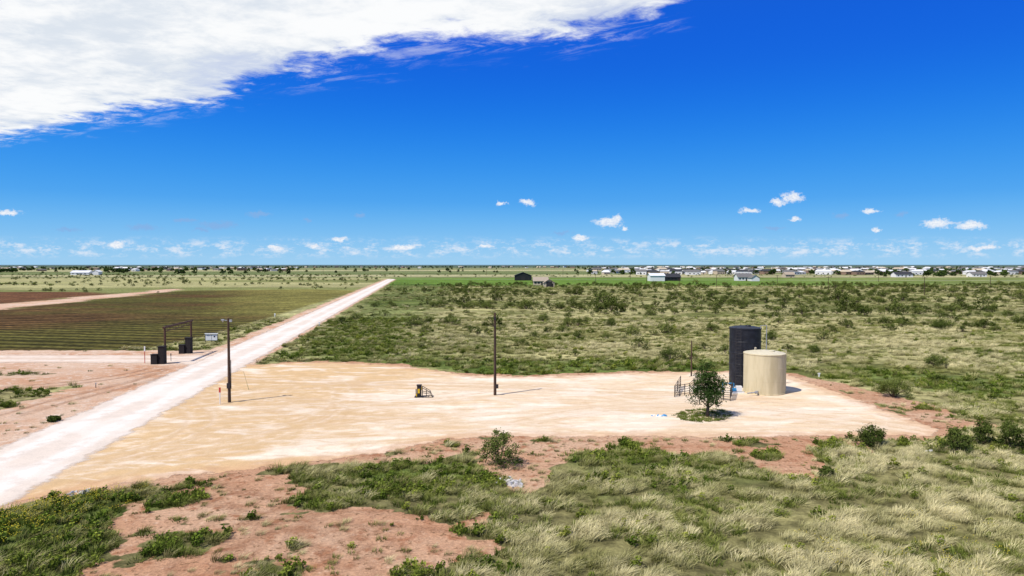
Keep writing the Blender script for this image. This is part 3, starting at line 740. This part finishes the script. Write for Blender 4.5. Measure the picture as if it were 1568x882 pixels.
house("white_house", 1500, 424, 22, ww, rg, depth=10, wh=3, rh=2.4); house("white_house", 1385, 424.5, 26, ww, rdk, depth=10, wh=3, rh=2.4); house("tan_brick_house", 1210, 425, 14, wt, rt, depth=10, wh=3, rh=2.4)

def town(name, N, u0, u1, v0, v1, seed, wch=(0,0,0,1,1,2), rch=(0,3,3,4,1,4,0)):
    r = np.random.default_rng(seed); b = MB()
    for i in range(N):
        u = r.uniform(u0, u1); v = v0+(v1-v0)*r.random()**1.3; x_, y_ = G(u, v); W = r.uniform(8, 20); Dp = r.uniform(8, 14); h = r.uniform(2.7, 4.6); rh = r.uniform(1, 2.8)
        wi = int(r.choice(wch)); ri = int(r.choice(rch)); a = r.uniform(-.5, .5); b.box((x_, y_, h/2), (W, Dp, h), wi, a)
        ca, sa = math.cos(a), math.sin(a)
        V = np.array([(-W/2-.4,-Dp/2-.4,h),(W/2+.4,-Dp/2-.4,h),(W/2+.4,Dp/2+.4,h),(-W/2-.4,Dp/2+.4,h),(-W/2*.8,0,h+rh),(W/2*.8,0,h+rh)])
        V = np.c_[V[:,0]*ca-V[:,1]*sa+x_, V[:,0]*sa+V[:,1]*ca+y_, V[:,2]+.01]
        b.add(V, [(0,1,5,4),(1,2,5),(2,3,4,5),(3,0,4)], ri)
        if y_ < 1600:
            for fx in (-.3, 0, .3):
                cx, cy = W*fx, -Dp/2-.04; b.box((x_+cx*ca-cy*sa, y_+cx*sa+cy*ca, 1.6), (1.6,.06,1.2), 4, a)
    return b.obj(name, [ww, wt, simple(name+"_brick", (.3,.2,.14), .8), rg, rdk])
town("distant_town", 400, 900, 1700, 409.8, 421, 1)
town("distant_town", 95, -120, 460, 409.6, 415.5, 2, (0,0,1,2,2), (0,3,4,4,1)); town("distant_town", 30, 460, 900, 409.0, 411, 3, (1,2,0), (3,4,1))
TS = [bush("dtree_%d" % i, M_oak, 2.6, 5.0, 26, 26, .38, 90+i, 5, .3) for i in range(3)]
xs_, ys_ = [], []; r = np.random.default_rng(9)
def treesat(nn, u0, u1, v0, v1):
    for i in range(nn):
        q = G(r.uniform(u0, u1), r.uniform(v0, v1)); xs_.append(q[0]); ys_.append(q[1])
treesat(480, 880, 1700, 409.4, 421); treesat(330, -120, 460, 409.0, 415); treesat(60, -60, 34, 415, 417.5); treesat(26, 160, 198, 414, 417.5); treesat(18, 205, 240, 413, 416)
treesat(80, 1330, 1568, 418, 424); treesat(240, 400, 950, 408.2, 410.5); treesat(26, 560, 800, 411, 418); treesat(40, 60, 560, 413, 420)
xs_, ys_ = np.array(xs_), np.array(ys_); M = len(xs_); s_ = rng.uniform(.6, 1.5, M)
scatter("distant_trees", TS, xs_, ys_, s_, rng.uniform(0, 6, M), rng.random(M)*.5, rng.integers(0, 3, M))

# ------------------------------------------------------------ sun and sky
sdir = Vector((-.80, -.60, 0)).normalized(); EL = math.radians(54)
sv = Vector((sdir.x*math.cos(EL), sdir.y*math.cos(EL), math.sin(EL)))
sl = bpy.data.lights.new("sun", 'SUN'); sl.energy = 5.0; sl.angle = math.radians(.5); sl.color = (1, .955, .88)
so = bpy.data.objects.new("sun", sl); so.rotation_euler = sv.to_track_quat('Z', 'Y').to_euler(); so.location = (0,0,60); scene.collection.objects.link(so)

w = bpy.data.worlds.new("World"); scene.world = w; w.use_nodes = True; w.node_tree.nodes.clear(); n = NT(w.node_tree)
try:
    w.cycles.sampling_method = 'MANUAL'; w.cycles.sample_map_resolution = 256
except Exception: pass
wo = n.new('ShaderNodeOutputWorld'); bg = n.new('ShaderNodeBackground'); n.l.new(bg.outputs[0], wo.inputs[0]); bg.inputs[1].default_value = .1
sky = n.new('ShaderNodeTexSky', sky_type='NISHITA'); sky.sun_disc = False; sky.sun_elevation = EL; sky.sun_rotation = math.atan2(sv.x, sv.y)
sky.altitude = 900; sky.air_density = 1.; sky.dust_density = .3; sky.ozone_density = 3.
D = n.new('ShaderNodeTexCoord').outputs['Generated']
sp = n.new('ShaderNodeSeparateXYZ'); n.put(sp.inputs[0], D); dx, dy, dz = sp.outputs
rp = n.new('ShaderNodeValToRGB'); n.put(rp.inputs[0], dz); cr = rp.color_ramp; cr.interpolation = 'B_SPLINE'
stops = [(0,(.36,.64,.90)),(.04,(.20,.53,.90)),(.09,(.05,.37,.89)),(.18,(.003,.215,.84)),(.27,(.0,.12,.75)),(.38,(.0,.10,.70)),(.7,(.03,.12,.42)),(1,(.06,.14,.36))]
while len(cr.elements) < len(stops): cr.elements.new(.5)
for e_, (p_, c_) in zip(cr.elements, stops): e_.position = p_; e_.color = c_+(1,)
rs = n.vm('SCALE', rp.outputs[0], scale=10.)
col = n.mix(.95, sky.outputs[0], rs)
# high cloud deck (flat layer overhead, edge running away to the left)
zc = n.m('MAXIMUM', dz, .02)
cx = n.m('DIVIDE', dx, zc); cy = n.m('DIVIDE', dy, zc)
s_ = n.m('ADD', n.m('MULTIPLY', cx, .486), n.m('MULTIPLY', cy, .874))
tt = n.m('ADD', n.m('MULTIPLY', cx, -.874), n.m('MULTIPLY', cy, .486))
cv = n.new('ShaderNodeCombineXYZ'); n.put(cv.inputs[0], tt); n.put(cv.inputs[1], n.m('MULTIPLY', s_, 1.1)); cv = cv.outputs[0]
n1 = n.noise(cv, 1.3, 8, .6, dist=.2); n2 = n.noise(cv, 4.6, 9, .66, dist=.3); n3 = n.noise(n.mul(cv, (.6,1,1)), 1.3, 7, .6)
nw = n.noise(n.mul(cv, (.8,1.7,1)), 3.0, 9, .70, dist=.6)
edge = n.m('ADD', n.m('ADD', 2.84, n.ss(cx, -1.75, -1.35, 0., -.22)), n.ss(cx, -.9, .2, 0., .16))
edge = n.m('ADD', edge, n.ss(cx, .5, 1.1, 0., -.35))
raw = n.m('SUBTRACT', edge, s_)
dn = n.m('ADD', raw, n.m('MULTIPLY', n.m('SUBTRACT', n1, .5), .75))
dn = n.m('ADD', dn, n.m('MULTIPLY', n.m('SUBTRACT', n2, .5), .7))
up = n.ss(dn, .0, .24); lowb = n.ss(s_, .5, 1.1)
wisp = n.m('MULTIPLY', n.m('MULTIPLY', n.ss(n.m('ADD', raw, n.m('MULTIPLY', n.m('SUBTRACT', n1, .5), 1.2)), -.30, .2), n.ss(nw, .48, .66)), .6)
up = n.m('MAXIMUM', up, wisp)
opc = n.m('MULTIPLY', n.m('MULTIPLY', up, lowb), n.ss(dz, .06, .14))
thin = n.ss(n.m('ADD', n.m('ADD', n3, n.m('MULTIPLY', n.m('SUBTRACT', n2, .5), .5)), n.m('MULTIPLY', raw, .25)), .34, .58, .80, 1.)
opc = n.m('MULTIPLY', opc, thin)
cc = n.mix(n.ss(n.m('ADD', n3, n.m('MULTIPLY', n.m('SUBTRACT', n2, .5), .6)), .34, .62), (7.2,7.8,8.6), (9.7,9.8,9.9))
col = n.mix(opc, col, cc)
# small cumulus far off
ysafe = n.m('MAXIMUM', dy, .05)
A = n.m('DIVIDE', dx, ysafe); E = n.m('DIVIDE', dz, ysafe)
cb = n.new('ShaderNodeCombineXYZ'); n.put(cb.inputs[0], A); n.put(cb.inputs[1], E); cb = cb.outputs[0]
wn = n.noise(cb, 60, 5, .65, out=1); wn2 = n.noise(n.mul(cb, (1,1.6,1)), 170, 4, .65)
wv = n.vm('MULTIPLY', n.vm('SUBTRACT', wn, (.5,.5,.5)), (.034,.016,0))
pw = n.vm('ADD', cb, wv)
def blobs(lst):
    acc = None
    for (u, v, a, b) in lst:
        q = n.vm('LENGTH', n.mul(n.vm('SUBTRACT', pw, ((u-784)/F, (405-v)/F, 0)), (F/a, F/b, 0)), out=1)
        acc = q if acc is None else n.m('MINIMUM', acc, q)
    return acc
front = n.ss(dy, .2, .3)
white = blobs([(930,341,24,8),(945,337,10,8),(956,350,7,4),(890,363,14,5),(1190,310,12,6),(1212,303,18,9),(1216,336,10,5),(1436,342,24,8),(1483,345,26,7),(1333,324,13,4),(1340,352,8,4),(810,311,12,5),(768,312,8,3),(16,326,24,5),(520,365,16,5),(1146,323,14,4),
               (425,379,12,4),(480,377,10,3),(618,379,20,4),(180,374,14,5),(1505,379,26,4),(745,378,12,3)])
wm = n.ss(n.m('ADD', white, n.m('MULTIPLY', n.m('SUBTRACT', wn2, .5), 1.8)), 1.15, .4)
wm = n.m('MULTIPLY', n.m('MULTIPLY', wm, front), .9)
wc = n.mix(n.ss(wn2, .35, .6), (7.2,7.8,9.0), (9.8,9.8,9.8))
grey = blobs([(335,345,32,6),(222,349,22,5),(398,329,16,4),(551,331,10,4),(285,338,16,3),(470,336,6,3),(105,352,18,3),(310,352,12,3),(860,357,14,3),(1185,350,16,2),(1283,331,10,5),(1378,328,8,4)])
gmk = n.m('MULTIPLY', n.m('MULTIPLY', n.ss(n.m('ADD', grey, n.m('MULTIPLY', n.m('SUBTRACT', wn2, .5), 1.6)), 1.4, .3), front), .75)
bn = n.noise(n.mul(cb, (1,2.6,1)), 30, 7, .68)
band = n.m('MULTIPLY', n.ss(E, .006, .018), n.ss(E, .044, .026))
bm_ = n.m('MULTIPLY', n.m('MULTIPLY', n.ss(n.m('ADD', bn, n.m('MULTIPLY', n.m('SUBTRACT', wn2, .5), .3)), .45, .68), band), n.m('MULTIPLY', front, .75))
col = n.mix(bm_, col, (8.0,8.5,9.4))
col = n.mix(gmk, col, (2.4,4.4,7.8))
col = n.mix(wm, col, wc)
n.l.new(col, bg.inputs[0])
